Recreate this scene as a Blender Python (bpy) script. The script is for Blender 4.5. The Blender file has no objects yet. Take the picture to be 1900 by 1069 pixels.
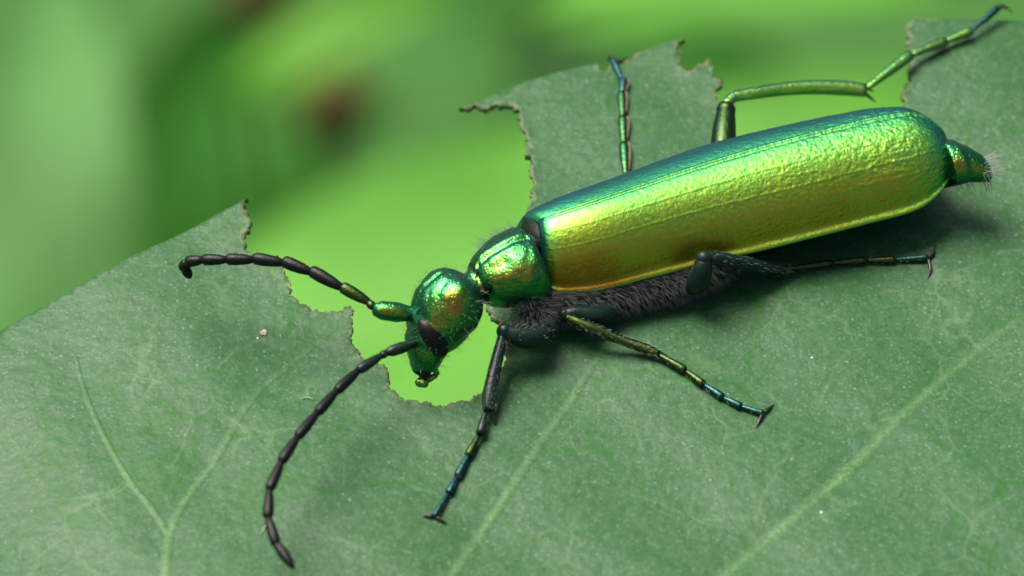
import bpy, bmesh, math, random
import numpy as np
from mathutils import Vector, Matrix, noise
from mathutils.geometry import delaunay_2d_cdt

random.seed(7); RNG = np.random.default_rng(7)
R = math.radians
MM = 0.001                      # everything below is measured in millimetres, written to the scene in metres
scene = bpy.context.scene
COL = scene.collection

# ------------------------------------------------------------------ camera
ELEV, DIST, WIDTH = R(48), 180.0, 33.0      # view angle above the leaf, mm to the leaf, mm across the frame
FWD = Vector((0, math.cos(ELEV), -math.sin(ELEV)))
UP = Vector((0, math.sin(ELEV), math.cos(ELEV)))
CAM = -FWD * DIST
cd = bpy.data.cameras.new('camera'); cam = bpy.data.objects.new('camera', cd); COL.objects.link(cam)
cam.location = CAM * MM
cam.rotation_euler = (math.pi/2 - ELEV, 0, 0)
cd.sensor_width = 36; cd.lens = 36 * DIST / WIDTH
cd.clip_start = 0.005; cd.clip_end = 200
cd.dof.use_dof = True
cd.dof.focus_distance = (DIST - 1.5) * MM
cd.dof.aperture_fstop = cd.lens / 2.9        # 2.9 mm pupil
cd.dof.aperture_blades = 0
scene.camera = cam
scene.render.resolution_x, scene.render.resolution_y = 1024, 576

# ------------------------------------------------------------------ sky and sun
SUN_EL, SUN_AZ = R(60), R(-46)               # azimuth from +Y (away from the camera), negative = to the left
w = bpy.data.worlds.new('World'); scene.world = w; w.use_nodes = True
nt = w.node_tree
sky = nt.nodes.new('ShaderNodeTexSky'); sky.sky_type = 'NISHITA'; sky.sun_disc = False
sky.sun_elevation = SUN_EL; sky.sun_rotation = SUN_AZ
sky.air_density = 1.0; sky.dust_density = 6.0; sky.ozone_density = 1.0
bg = nt.nodes['Background']; bg.inputs['Strength'].default_value = 0.068
nt.links.new(sky.outputs[0], bg.inputs['Color'])
sd = bpy.data.lights.new('sun', 'SUN'); sd.energy = 3.7; sd.angle = R(36); sd.color = (1.0, 0.95, 0.86)
sun = bpy.data.objects.new('sun', sd); COL.objects.link(sun)
sdir = Vector((math.sin(SUN_AZ)*math.cos(SUN_EL), math.cos(SUN_AZ)*math.cos(SUN_EL), math.sin(SUN_EL)))
sun.rotation_euler = sdir.to_track_quat('Z', 'Y').to_euler()
sun.location = sdir * 2.0
vs = scene.view_settings
vs.view_transform = 'Standard'; vs.look = 'None'; vs.gamma = 1; vs.use_curve_mapping = False
vs.exposure = 0.62
scene.cycles.use_denoising = True
scene.cycles.max_bounces = 8
scene.cycles.sample_clamp_indirect = 6

# ------------------------------------------------------------------ pixels to millimetres
def ray(px, py):
    k = WIDTH / DIST / 1900
    return FWD + Vector((1, 0, 0)) * ((px - 950) * k) - UP * ((py - 534.5) * k)
def P(px, py, z=0.0):           # point at height z above the leaf plane
    d = ray(px, py); t = (z - CAM.z) / d.z
    return CAM + d * t
def PIX(p):
    q = Vector(p) - CAM; dz = q.dot(FWD); k = DIST * 1900 / WIDTH
    return 950 + q.x / dz * k, 534.5 - q.dot(UP) / dz * k

# ------------------------------------------------------------------ mesh helpers
def link_mesh(name, verts, faces, mats, origin=Vector((0, 0, 0)), parent=None, smooth=True, mat_idx=None):
    me = bpy.data.meshes.new(name)
    v = (np.array(verts, dtype=float).reshape(-1, 3) - np.array(origin)) * MM
    me.from_pydata(v.tolist(), [], faces)
    for m in (mats if isinstance(mats, (list, tuple)) else [mats]): me.materials.append(m)
    if mat_idx is not None: me.polygons.foreach_set('material_index', mat_idx)
    me.polygons.foreach_set('use_smooth', [smooth] * len(me.polygons))
    me.update()
    o = bpy.data.objects.new(name, me); COL.objects.link(o)
    if parent is not None: o.parent = parent
    else: o.location = Vector(origin) * MM
    return o
def empty(name, origin, label, cat, group=None):
    o = bpy.data.objects.new(name, None); COL.objects.link(o); o.location = Vector(origin) * MM
    o.empty_display_size = 0.002
    tag(o, label, cat, group); return o
def tag(o, label, cat, group=None):
    o['label'] = label; o['category'] = cat
    if group: o['group'] = group
def catmull(pts, n):
    """n samples of a Catmull-Rom curve through pts (tuples of any length), parameter 0..1 by point index"""
    p = np.array(pts, float); k = len(p)
    p = np.vstack([2*p[0]-p[1], p, 2*p[-1]-p[-2]])
    t = np.linspace(0, k-1, n) if np.isscalar(n) else np.asarray(n)*(k-1)
    i = np.clip(t.astype(int), 0, k-2); f = (t-i)[:, None]
    a, b, c, d = p[i], p[i+1], p[i+2], p[i+3]
    return 0.5*((2*b)+(-a+c)*f+(2*a-5*b+4*c-d)*f*f+(-a+3*b-3*c+d)*f**3)
def tube(pts, rad, n=12, steps=None, flat=1.0, upv=Vector((0, 0, 1)), caps=True):
    """round tapering tube through pts; flat squashes it along upv; returns verts, faces"""
    data = [tuple(p) + (r,) for p, r in zip(pts, rad)]
    if steps: data = catmull(data, steps)
    data = np.array(data, float); C = data[:, :3]; r = np.maximum(data[:, 3], 1e-3)
    V, F = [], []
    for i in range(len(C)):
        t = Vector(C[min(i+1, len(C)-1)] - C[max(i-1, 0)]).normalized()
        s = t.cross(upv)
        if s.length < 1e-3: s = t.cross(Vector((1, 0, 0)))
        s.normalize(); u = s.cross(t)
        for k in range(n):
            a = 2*math.pi*k/n
            V.append(Vector(C[i]) + s*(math.cos(a)*r[i]) + u*(math.sin(a)*r[i]*flat))
    for i in range(len(C)-1):
        for k in range(n):
            k2 = (k+1) % n
            F.append((i*n+k, i*n+k2, (i+1)*n+k2, (i+1)*n+k))
    if caps:
        F.append(tuple(range(n))[::-1]); F.append(tuple((len(C)-1)*n+k for k in range(n)))
    return [tuple(v) for v in V], F
class MB:
    def __init__(s): s.v, s.f = [], []
    def add(s, vf):
        b = len(s.v); s.v += [tuple(x) for x in vf[0]]; s.f += [tuple(i+b for i in f) for f in vf[1]]; return s

# ------------------------------------------------------------------ materials
def new_mat(name):
    m = bpy.data.materials.new(name); m.use_nodes = True
    return m, m.node_tree, m.node_tree.nodes['Principled BSDF']
def nd(nt, typ, **kw):
    n = nt.nodes.new(typ)
    for k, v in kw.items():
        if k in n.inputs: n.inputs[k].default_value = v
        else: setattr(n, k, v)
    return n
def ramp(nt, stops, fac=None, interp='LINEAR'):
    n = nt.nodes.new('ShaderNodeValToRGB'); cr = n.color_ramp; cr.interpolation = interp
    while len(cr.elements) < len(stops): cr.elements.new(0.5)
    for e, (p, c) in zip(cr.elements, stops):
        e.position = p; e.color = (c if len(c) == 4 else tuple(c)+(1,)) if not np.isscalar(c) else (c, c, c, 1)
    if fac is not None: nt.links.new(fac, n.inputs[0])
    return n
def mm_coords(nt, scale=(1, 1, 1)):
    tc = nt.nodes.new('ShaderNodeTexCoord'); mp = nt.nodes.new('ShaderNodeMapping')
    mp.inputs['Scale'].default_value = tuple(s*1000 for s in scale)
    nt.links.new(tc.outputs['Object'], mp.inputs['Vector']); return mp.outputs[0]
def mixc(nt, fac, a, b, blend='MIX'):
    n = nt.nodes.new('ShaderNodeMix'); n.data_type = 'RGBA'; n.blend_type = blend
    for s, x in ((n.inputs[0], fac), (n.inputs[6], a), (n.inputs[7], b)):
        if hasattr(x, 'links'): nt.links.new(x, s)
        else: s.default_value = x if np.isscalar(x) else tuple(x)+((1,) if len(x) == 3 else ())
    return n.outputs[2]
def math_(nt, op, a, b=None, clamp=False):
    n = nt.nodes.new('ShaderNodeMath'); n.operation = op; n.use_clamp = clamp
    for s, x in zip(n.inputs, (a, b)):
        if x is None: continue
        if hasattr(x, 'links'): nt.links.new(x, s)
        else: s.default_value = x
    return n.outputs[0]

def mat_iridescent(name, stops, rough, bump_scale, bump_dist, pit=0.0, attr=None, gold=None):
    """structural colour of a beetle's cuticle: hue shifts with the angle of incidence, like a multilayer film"""
    m, nt, b = new_mat(name); co = mm_coords(nt)
    nz = nd(nt, 'ShaderNodeTexNoise', Scale=bump_scale, Detail=4.0, Roughness=0.6); nt.links.new(co, nz.inputs['Vector'])
    h = nz.outputs['Fac']
    if pit:
        vo = nd(nt, 'ShaderNodeTexVoronoi', Scale=pit); nt.links.new(co, vo.inputs['Vector'])
        pr = ramp(nt, [(0.0, 0.0), (0.45, 1.0)], vo.outputs['Distance'])
        h = math_(nt, 'ADD', math_(nt, 'MULTIPLY', h, 0.7), math_(nt, 'MULTIPLY', pr.outputs[0], 0.8))
    bp = nd(nt, 'ShaderNodeBump', Strength=1.0, Distance=bump_dist*MM); nt.links.new(h, bp.inputs['Height'])
    lw = nd(nt, 'ShaderNodeLayerWeight', Blend=0.5); nt.links.new(bp.outputs[0], lw.inputs['Normal'])
    big = nd(nt, 'ShaderNodeTexNoise', Scale=0.7, Detail=3.0); nt.links.new(co, big.inputs['Vector'])
    f = math_(nt, 'ADD', lw.outputs['Facing'], math_(nt, 'MULTIPLY', math_(nt, 'SUBTRACT', big.outputs['Fac'], 0.5), 0.16))
    if attr:
        at = nd(nt, 'ShaderNodeAttribute', attribute_name=attr)
        f = math_(nt, 'ADD', f, at.outputs['Fac'])
    rp = ramp(nt, stops, f)
    nt.links.new(rp.outputs[0], b.inputs['Base Color'])
    b.inputs['Metallic'].default_value = 1.0
    rr = ramp(nt, [(0.3, rough*0.8), (0.7, rough*1.2)], nz.outputs['Fac'])
    nt.links.new(rr.outputs[0], b.inputs['Roughness'])
    nt.links.new(bp.outputs[0], b.inputs['Normal'])
    b.inputs['Coat Weight'].default_value = 0.4; b.inputs['Coat Roughness'].default_value = 0.35
    return m
ELY_STOPS = [(0.0, (0.42, 0.17, 0.012)), (0.05, (0.54, 0.40, 0.022)), (0.11, (0.46, 0.56, 0.035)), (0.20, (0.28, 0.57, 0.06)), (0.38, (0.10, 0.48, 0.11)),
             (0.58, (0.03, 0.30, 0.13)), (0.80, (0.012, 0.18, 0.17)), (1.0, (0.02, 0.10, 0.22))]
BODY_STOPS = [(0.0, (0.40, 0.22, 0.02)), (0.035, (0.36, 0.38, 0.03)), (0.09, (0.07, 0.32, 0.04)), (0.22, (0.010, 0.17, 0.05)),
              (0.70, (0.012, 0.17, 0.12)), (1.0, (0.02, 0.07, 0.20))]
LEG_STOPS = [(0.0, (0.34, 0.42, 0.06)), (0.18, (0.17, 0.38, 0.06)), (0.4, (0.03, 0.19, 0.07)), (0.8, (0.012, 0.07, 0.08)), (1.0, (0.02, 0.04, 0.10))]
TARSUS_STOPS = [(0.0, (0.025, 0.09, 0.05)), (0.3, (0.012, 0.075, 0.09)), (0.7, (0.02, 0.05, 0.16)), (1.0, (0.06, 0.06, 0.25))]
M = {}
M['elytron'] = mat_iridescent('elytron_green_gold', ELY_STOPS, 0.46, 10.0, 0.013, attr='hue_shift')
M['cuticle'] = mat_iridescent('cuticle_emerald', BODY_STOPS, 0.29, 4.0, 0.016, pit=9.0)
M['leg'] = mat_iridescent('leg_green', LEG_STOPS, 0.40, 8.0, 0.03)
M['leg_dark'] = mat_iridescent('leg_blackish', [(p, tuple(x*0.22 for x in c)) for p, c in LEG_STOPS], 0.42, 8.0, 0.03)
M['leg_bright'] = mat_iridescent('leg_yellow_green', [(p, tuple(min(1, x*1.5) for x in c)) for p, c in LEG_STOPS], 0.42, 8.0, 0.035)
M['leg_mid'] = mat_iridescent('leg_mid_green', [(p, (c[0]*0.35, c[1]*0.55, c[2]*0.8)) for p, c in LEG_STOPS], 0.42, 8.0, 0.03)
M['tarsus'] = mat_iridescent('tarsus_blue', TARSUS_STOPS, 0.38, 9.0, 0.025)
def mat_plain(name, col, rough, var=0.25, scale=6.0, bump=0.0, spec=0.5, metal=0.0):
    m, nt, b = new_mat(name); co = mm_coords(nt)
    nz = nd(nt, 'ShaderNodeTexNoise', Scale=scale, Detail=5.0); nt.links.new(co, nz.inputs['Vector'])
    c0 = tuple(c*(1-var) for c in col); c1 = tuple(min(1, c*(1+var)) for c in col)
    rp = ramp(nt, [(0.3, c0), (0.7, c1)], nz.outputs['Fac'])
    nt.links.new(rp.outputs[0], b.inputs['Base Color'])
    b.inputs['Roughness'].default_value = rough; b.inputs['Specular IOR Level'].default_value = spec; b.inputs['Metallic'].default_value = metal
    if bump:
        bp = nd(nt, 'ShaderNodeBump', Strength=1.0, Distance=bump*MM); nt.links.new(nz.outputs['Fac'], bp.inputs['Height'])
        nt.links.new(bp.outputs[0], b.inputs['Normal'])
    return m
M['black'] = mat_plain('antenna_black', (0.0035, 0.004, 0.0045), 0.42, bump=0.014, scale=18, spec=0.3)
M['dark'] = mat_plain('underside_dark_chitin', (0.008, 0.014, 0.010), 0.45, bump=0.02, scale=10, spec=0.15)
M['femur'] = mat_plain('femur_dark_green', (0.006, 0.020, 0.013), 0.36, bump=0.015, scale=10, spec=0.35)
M['eye'] = mat_plain('compound_eye', (0.004, 0.004, 0.004), 0.38, bump=0.01, scale=25, spec=0.3)
M['pad'] = mat_plain('tarsal_pad_tan', (0.19, 0.14, 0.075), 0.7)
M['claw'] = mat_plain('claw_brown', (0.035, 0.022, 0.016), 0.3)
M['seta'] = mat_plain('seta_pale', (0.27, 0.29, 0.26), 0.45)
M['seta_dark'] = mat_plain('seta_dark_grey', (0.13, 0.14, 0.12), 0.45)
M['dryrim'] = mat_plain('dried_bite_edge', (0.24, 0.235, 0.11), 0.85, var=0.7, scale=4.0)
M['dust'] = mat_plain('dust', (0.45, 0.46, 0.42), 0.8)
M['scab'] = mat_plain('scab', (0.30, 0.29, 0.24), 0.85, var=0.5, scale=12)

def mat_leaf():
    m, nt, b = new_mat('chewed_leaf_surface'); co = mm_coords(nt)
    def noise_(s, d=4.0, rough=0.55):
        n = nd(nt, 'ShaderNodeTexNoise', Scale=s, Detail=d, Roughness=rough); nt.links.new(co, n.inputs['Vector']); return n.outputs['Fac']
    broad = noise_(0.16, 3.0); bloom = noise_(0.45, 3.0, 0.5); mid = noise_(2.2, 3.0, 0.5); fine = noise_(7.0, 3.0, 0.5)
    c = mixc(nt, ramp(nt, [(0.35, 0.0), (0.68, 1.0)], broad).outputs[0], (0.028, 0.104, 0.029), (0.038, 0.122, 0.042))
    c = mixc(nt, ramp(nt, [(0.38, 0.0), (0.75, 0.25)], bloom).outputs[0], c, (0.056, 0.142, 0.063))
    c = mixc(nt, ramp(nt, [(0.40, 0.0), (0.75, 0.45)], mid).outputs[0], c, (0.066, 0.155, 0.074))
    def grains(c, scale, r0, r1, amount, col, lo_):
        v = nd(nt, 'ShaderNodeTexVoronoi', Scale=scale); nt.links.new(co, v.inputs['Vector'])
        sx = nt.nodes.new('ShaderNodeSeparateColor'); nt.links.new(v.outputs['Color'], sx.inputs[0])
        k = math_(nt, 'MULTIPLY', ramp(nt, [(r0, 1.0), (r1, 0.0)], v.outputs['Distance']).outputs[0], ramp(nt, [(lo_, 0.0), (1.0, amount)], sx.outputs[0]).outputs[0])
        return mixc(nt, k, c, col), k
    c, _ = grains(c, 8.0, 0.15, 0.60, 0.75, (0.108, 0.205, 0.116), 0.25)
    c, _ = grains(c, 7.0, 0.10, 0.50, 0.75, (0.014, 0.066, 0.016), 0.45)
    c, g1 = grains(c, 4.2, 0.08, 0.30, 0.80, (0.140, 0.235, 0.146), 0.55)
    c, _ = grains(c, 1.6, 0.03, 0.09, 0.85, (0.30, 0.37, 0.30), 0.65)
    # net of small veins: wide meshes holding finer ones, in places washed out
    wn = nd(nt, 'ShaderNodeTexNoise', Scale=0.9, Detail=4.0); nt.links.new(co, wn.inputs['Vector'])
    wv = mixc(nt, 0.9, co, wn.outputs['Color'], 'ADD')
    for sc_, th, lo_, hi_, amt, colr in ((0.20, 0.013, 0.36, 0.5, 0.9, (0.020, 0.118, 0.016)), (0.62, 0.020, 0.42, 0.56, 0.6, (0.018, 0.105, 0.014)), (0.34, 0.014, 0.45, 0.6, 0.6, (0.105, 0.205, 0.080))):
        vo = nd(nt, 'ShaderNodeTexVoronoi', Scale=sc_, feature='DISTANCE_TO_EDGE'); nt.links.new(wv, vo.inputs['Vector'])
        net = ramp(nt, [(0.0, 1.0), (th*0.4, 0.8), (th*1.6, 0.0)], vo.outputs['Distance']).outputs[0]
        net = math_(nt, 'MULTIPLY', net, ramp(nt, [(lo_, 0.0), (hi_, amt)], noise_(0.3+sc_*0.3, 3.0)).outputs[0])
        c = mixc(nt, net, c, colr)
    # scattered pores
    sp2 = nd(nt, 'ShaderNodeTexVoronoi', Scale=1.9); nt.links.new(co, sp2.inputs['Vector'])
    pore = math_(nt, 'MULTIPLY', ramp(nt, [(0.03, 0.9), (0.075, 0.0)], sp2.outputs['Distance']).outputs[0], ramp(nt, [(0.45, 0.0), (0.55, 1.0)], noise_(1.1, 1.0)).outputs[0])
    c = mixc(nt, pore, c, (0.010, 0.030, 0.016))
    # veins (attribute on the vein ridges), dried rim (attribute near bites)
    av = nd(nt, 'ShaderNodeAttribute', attribute_name='vein')
    c = mixc(nt, math_(nt, 'MULTIPLY', av.outputs['Fac'], ramp(nt, [(0.3, 0.15), (0.62, 0.95)], fine).outputs[0]), c, (0.130, 0.270, 0.092))
    ab = nd(nt, 'ShaderNodeAttribute', attribute_name='bitten')
    c = mixc(nt, math_(nt, 'MULTIPLY', ab.outputs['Fac'], ramp(nt, [(0.35, 0.2), (0.6, 1.0)], mid).outputs[0]), c, (0.170, 0.185, 0.085))
    nt.links.new(c, b.inputs['Base Color'])
    b.inputs['Roughness'].default_value = 0.46; b.inputs['Specular IOR Level'].default_value = 0.28
    hh = math_(nt, 'ADD', math_(nt, 'MULTIPLY', g1, 0.4), math_(nt, 'ADD', math_(nt, 'MULTIPLY', mid, 1.0), math_(nt, 'MULTIPLY', bloom, 0.4)))
    bp = nd(nt, 'ShaderNodeBump', Strength=1.0, Distance=0.045*MM); nt.links.new(hh, bp.inputs['Height'])
    nt.links.new(bp.outputs[0], b.inputs['Normal'])
    tr = nd(nt, 'ShaderNodeBsdfTranslucent'); tr.inputs['Color'].default_value = (0.10, 0.30, 0.03, 1)
    mx = nd(nt, 'ShaderNodeMixShader'); mx.inputs[0].default_value = 0.12
    nt.links.new(b.outputs[0], mx.inputs[1]); nt.links.new(tr.outputs[0], mx.inputs[2])
    nt.links.new(mx.outputs[0], nt.nodes['Material Output'].inputs['Surface'])
    return m
M['leaf'] = mat_leaf()
def mat_bgleaf(name, col, trans, mixf=0.45):
    m, nt, b = new_mat(name); co = mm_coords(nt)
    nz = nd(nt, 'ShaderNodeTexNoise', Scale=0.05, Detail=4.0); nt.links.new(co, nz.inputs['Vector'])
    rp = ramp(nt, [(0.3, tuple(x*0.8 for x in col)), (0.7, tuple(x*1.2 for x in col))], nz.outputs['Fac'])
    nt.links.new(rp.outputs[0], b.inputs['Base Color']); b.inputs['Roughness'].default_value = 0.55
    b.inputs['Specular IOR Level'].default_value = 0.25
    tr = nd(nt, 'ShaderNodeBsdfTranslucent'); tr.inputs['Color'].default_value = tuple(trans)+(1,)
    mx = nd(nt, 'ShaderNodeMixShader'); mx.inputs[0].default_value = mixf
    nt.links.new(b.outputs[0], mx.inputs[1]); nt.links.new(tr.outputs[0], mx.inputs[2])
    nt.links.new(mx.outputs[0], nt.nodes['Material Output'].inputs['Surface'])
    return m

# ------------------------------------------------------------------ ground and the plants far below the leaf
GROUND_Z = -620.0
def make_ground():
    n = 60; V, F = [], []
    xs = np.sign(np.linspace(-1, 1, n)) * np.abs(np.linspace(-1, 1, n))**3 * 60000
    for j in range(n):
        for i in range(n):
            x, y = xs[i], xs[j]
            V.append((x, y, GROUND_Z + 12*noise.noise(Vector((x*0.004, y*0.004, 0)))*max(0, 1-math.hypot(x, y)/4000)))
    for j in range(n-1):
        for i in range(n-1): F.append((j*n+i, j*n+i+1, (j+1)*n+i+1, (j+1)*n+i))
    m, nt, b = new_mat('grassy_ground'); co = mm_coords(nt)
    nz = nd(nt, 'ShaderNodeTexNoise', Scale=0.02, Detail=6.0, Roughness=0.65); nt.links.new(co, nz.inputs['Vector'])
    rp = ramp(nt, [(0.3, (0.022, 0.095, 0.010)), (0.55, (0.036, 0.135, 0.016)), (0.8, (0.060, 0.170, 0.030))], nz.outputs['Fac'])
    nt.links.new(rp.outputs[0], b.inputs['Base Color']); b.inputs['Roughness'].default_value = 0.9
    o = link_mesh('ground', V, F, m); o['kind'] = 'structure'
make_ground()

def Q(px, py, t):               # point t mm along the view ray
    d = ray(px, py); return CAM + d * t
def bg_leaf(parent, origin, px, py, t, length, width, ang, mat, tilt=(0.0, 0.0), bend=0.15):
    """a leaf blade with folded midrib: centre, length and width in photo pixels at that distance, angle in the picture plane"""
    k = WIDTH/DIST/1900*t
    L, W = length*k, width*k
    c = Q(px, py, t); ex = Vector((1, 0, 0))*math.cos(ang) + UP*math.sin(ang); ey = -Vector((1, 0, 0))*math.sin(ang) + UP*math.cos(ang)
    nrm = -FWD
    ex = (ex + nrm*tilt[0]).normalized(); ey = (ey + nrm*tilt[1]); ey = (ey - ex*ey.dot(ex)).normalized(); nrm = ex.cross(ey)
    nu, nv = 25, 9; V, F = [], []
    for i in range(nu):
        u = i/(nu-1); wv = W*0.5*(math.sin(math.pi*u**0.85)**0.75 + 0.01)
        for j in range(nv):
            v = j/(nv-1)*2-1
            hgt = abs(v)*wv*0.18 - bend*L*(2*u-1)**2*0.5 + 0.015*L*math.sin(6*u+3*v)
            V.append(c + ex*(L*(u-0.5)) + ey*(v*wv) + nrm*hgt)
    for i in range(nu-1):
        for j in range(nv-1): F.append((i*nv+j, (i+1)*nv+j, (i+1)*nv+j+1, i*nv+j+1))
    top = len(V); V += [v - nrm*0.3 for v in V[:top]]
    F += [tuple(x+top for x in f[::-1]) for f in F]
    leaf = link_mesh('leaf', V, F, mat, origin, parent)
    base = V[nv//2]
    mb = MB().add(tube([V[i*nv+nv//2] + nrm*0.1 for i in range(0, nu, 3)], np.linspace(0.9, 0.25, len(range(0, nu, 3))), 6))
    r = link_mesh('midrib', mb.v, mb.f, mat, origin, leaf)
    return base
def bg_plant(name, label, cat, mat, leaves, stem_mat, foot=None):
    c = Q(leaves[0][0], leaves[0][1], leaves[0][2])
    ft = Vector(foot) if foot else Vector((c.x, c.y+25, GROUND_Z+2))
    root = empty(name, ft, label, cat)
    for lf in leaves:
        b = bg_leaf(root, ft, lf[0], lf[1], lf[2], lf[3], lf[4], R(lf[5]), lf[7] if len(lf) > 7 else mat, lf[6])
        mb = MB().add(tube([b, b*0.75+ft*0.25+Vector((0, 6, 0)), b*0.3+ft*0.7, ft - Vector((0, 0, 14))], [0.6, 0.8, 1.2, 1.6], 8, 12))
        link_mesh('stem', mb.v, mb.f, stem_mat, ft, root)
    return root
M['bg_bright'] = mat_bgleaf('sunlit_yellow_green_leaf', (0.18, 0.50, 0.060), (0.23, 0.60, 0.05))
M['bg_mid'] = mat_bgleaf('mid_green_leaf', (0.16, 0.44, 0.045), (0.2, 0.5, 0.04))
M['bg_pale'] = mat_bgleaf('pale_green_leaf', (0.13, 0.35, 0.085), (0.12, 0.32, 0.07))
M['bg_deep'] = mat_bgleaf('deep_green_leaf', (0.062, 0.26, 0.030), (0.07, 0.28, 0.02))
M['bg_stem'] = mat_plain('green_stem', (0.06, 0.16, 0.03), 0.6)
M['brown'] = mat_plain('withered_brown', (0.085, 0.072, 0.013), 0.9, scale=0.3)

bg_plant('leafy_plant', 'bright yellow green sunlit plant blurred below the gaps eaten in the leaf', 'plant', M['bg_bright'],
         [(800, 620, 560, 1500, 720, 27, (0.0, -0.7)), (1480, 330, 590, 1100, 420, 12, (0.0, -0.7)), (1400, -40, 600, 900, 170, 4, (0.1, -0.5)), (2300, 300, 600, 1200, 500, 40, (0.0, -0.7)), (-500, 900, 580, 1200, 520, -20, (0.0, -0.7)), (700, -700, 640, 1000, 420, 70, (-0.4, -0.4))], M['bg_stem'])
bg_plant('broad_leaved_plant', 'pale green broad upright blurred leaf past the uneaten leaf margin', 'plant', M['bg_pale'],
         [(60, 330, 620, 1150, 380, 92, (-0.5, 0.0)), (1025, 40, 660, 420, 150, 95, (-0.6, 0.0))], M['bg_stem'])
bg_plant('small_leaved_plant', 'mid green narrow blurred leaf between two brown withered seed heads', 'plant', M['bg_mid'],
         [(630, 55, 600, 460, 150, 28, (0.0, -0.6))], M['bg_stem'])
bg_plant('shrub', 'deep green blurred shrub leaves behind the brown seed heads', 'plant', M['bg_deep'],
         [(440, 230, 690, 760, 420, 70, (-0.5, 0.2)), (850, 110, 690, 620, 300, 20, (0, -0.6)), (1250, 130, 690, 620, 220, -10, (0, -0.6))], M['bg_stem'])

def seed_head(px, py, t, size, label):
    k = WIDTH/DIST/1900*t; c = Q(px, py, t); r = size*k/2
    ft = Vector((c.x+4, c.y+18, GROUND_Z+2))
    root = empty('seed_head', ft, label, 'seed head', 'withered brown seed heads')
    bm = bmesh.new(); bmesh.ops.create_icosphere(bm, subdivisions=3, radius=1)
    V = []
    for v in bm.verts:
        n = 1 + 0.35*noise.noise(v.co*2.2 + Vector((px, 0, 0)))
        V.append(c + Vector((v.co.x*r*n, v.co.y*r*n*0.9, v.co.z*r*n*1.15)))
    F = [tuple(v.index for v in f.verts) for f in bm.faces]; bm.free()
    link_mesh('capsule', V, F, M['brown'], ft, root)
    for a in range(5):
        d = Vector((math.cos(a*1.256), math.sin(a*1.256), 0.35))
        mb = MB().add(tube([c - Vector((0, 0, r*0.7)), c + d*r*1.1 - Vector((0, 0, r*0.5)), c + d*r*1.6], [0.5*r, 0.35*r, 0.05*r], 6, 6, 0.3))
        link_mesh('sepal', mb.v, mb.f, M['brown'], ft, root)
    mb = MB().add(tube([c, c*0.6+ft*0.4+Vector((3, 0, 0)), ft-Vector((0, 0, 14))], [0.5, 0.7, 1.0], 8, 10))
    link_mesh('stem', mb.v, mb.f, M['brown'], ft, root)
seed_head(620, 200, 640, 140, 'withered brown seed head blurred below the narrow mid green leaf')
seed_head(478, -8, 640, 130, 'withered brown seed head blurred beside the top end of narrow leaf')

# ------------------------------------------------------------------ the chewed leaf
VEINS_PX = [
    ([(950, 1450), (1200, 1190), (1340, 1069), (1480, 955), (1560, 885), (1650, 795), (1760, 690), (1830, 632), (1900, 585), (2050, 490), (2300, 370)], 0.30),
    ([(560, 1500), (740, 1230), (835, 1075), (900, 975), (985, 850), (1060, 740), (1130, 635), (1200, 560), (1290, 470)], 0.24),
    ([(230, 1520), (290, 1200), (305, 1069), (315, 990), (345, 925), (400, 850), (450, 765), (500, 705), (570, 645), (640, 588)], 0.22),
    ([(315, 990), (280, 940), (235, 880), (180, 775), (152, 700), (140, 650)], 0.15),
    ([(1780, 1390), (1900, 1200), (2050, 1050), (2300, 850)], 0.26),
]
MIDRIB_PX = [(-620, 1650), (-200, 1580), (230, 1520), (1000, 1440), (1780, 1390), (2600, 1060), (3300, 740), (3700, 560)]
def px_plane(l): return [P(x, y, 0).to_2d() for x, y in l]
VEINS = [(catmull(px_plane(l), 8*len(l)), wd) for l, wd in VEINS_PX]
MIDRIB = catmull(px_plane(MIDRIB_PX), 80)
def poly_dist(pts, line):
    a = line[:-1]; b = line[1:]; d = b-a; L = np.maximum((d*d).sum(1), 1e-9)
    best = np.full(len(pts), 1e9)
    for i in range(len(a)):
        t = np.clip(((pts-a[i])@d[i])/L[i], 0, 1)
        best = np.minimum(best, np.hypot(*(pts-(a[i]+t[:, None]*d[i])).T))
    return best
def leaf_z(xy):
    xy = np.asarray(xy, float).reshape(-1, 2); x, y = xy[:, 0], xy[:, 1]
    z = 0.10*np.sin(x*0.30+0.6)*np.cos(y*0.27) + 0.05*np.sin(x*0.9+y*0.7)
    z -= 0.012*np.maximum(0, -x-9)**2                      # falls away at the left
    z -= 0.010*np.maximum(0, y-9)**2                       # margin curls down at the back
    z -= 0.0016*np.maximum(0, np.abs(x-8)-26)**2 + 0.0009*np.maximum(0, -y-18)**2
    z = z + 0.015*np.sin(x*1.7+1.3*np.sin(y*1.1))*np.sin(y*1.9+1.1*np.sin(x*0.8+2))
    for l, wd in VEINS[:5]:
        z -= 0.07*(wd/0.3)*np.exp(-(poly_dist(xy, l)/0.8)**2)
    return z
def leaf_point(px, py, dz=0.0):
    z = 0.0
    for _ in range(6):
        p = P(px, py, z+dz); z = float(leaf_z([(p.x, p.y)])[0])
    return P(px, py, z+dz)

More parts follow.
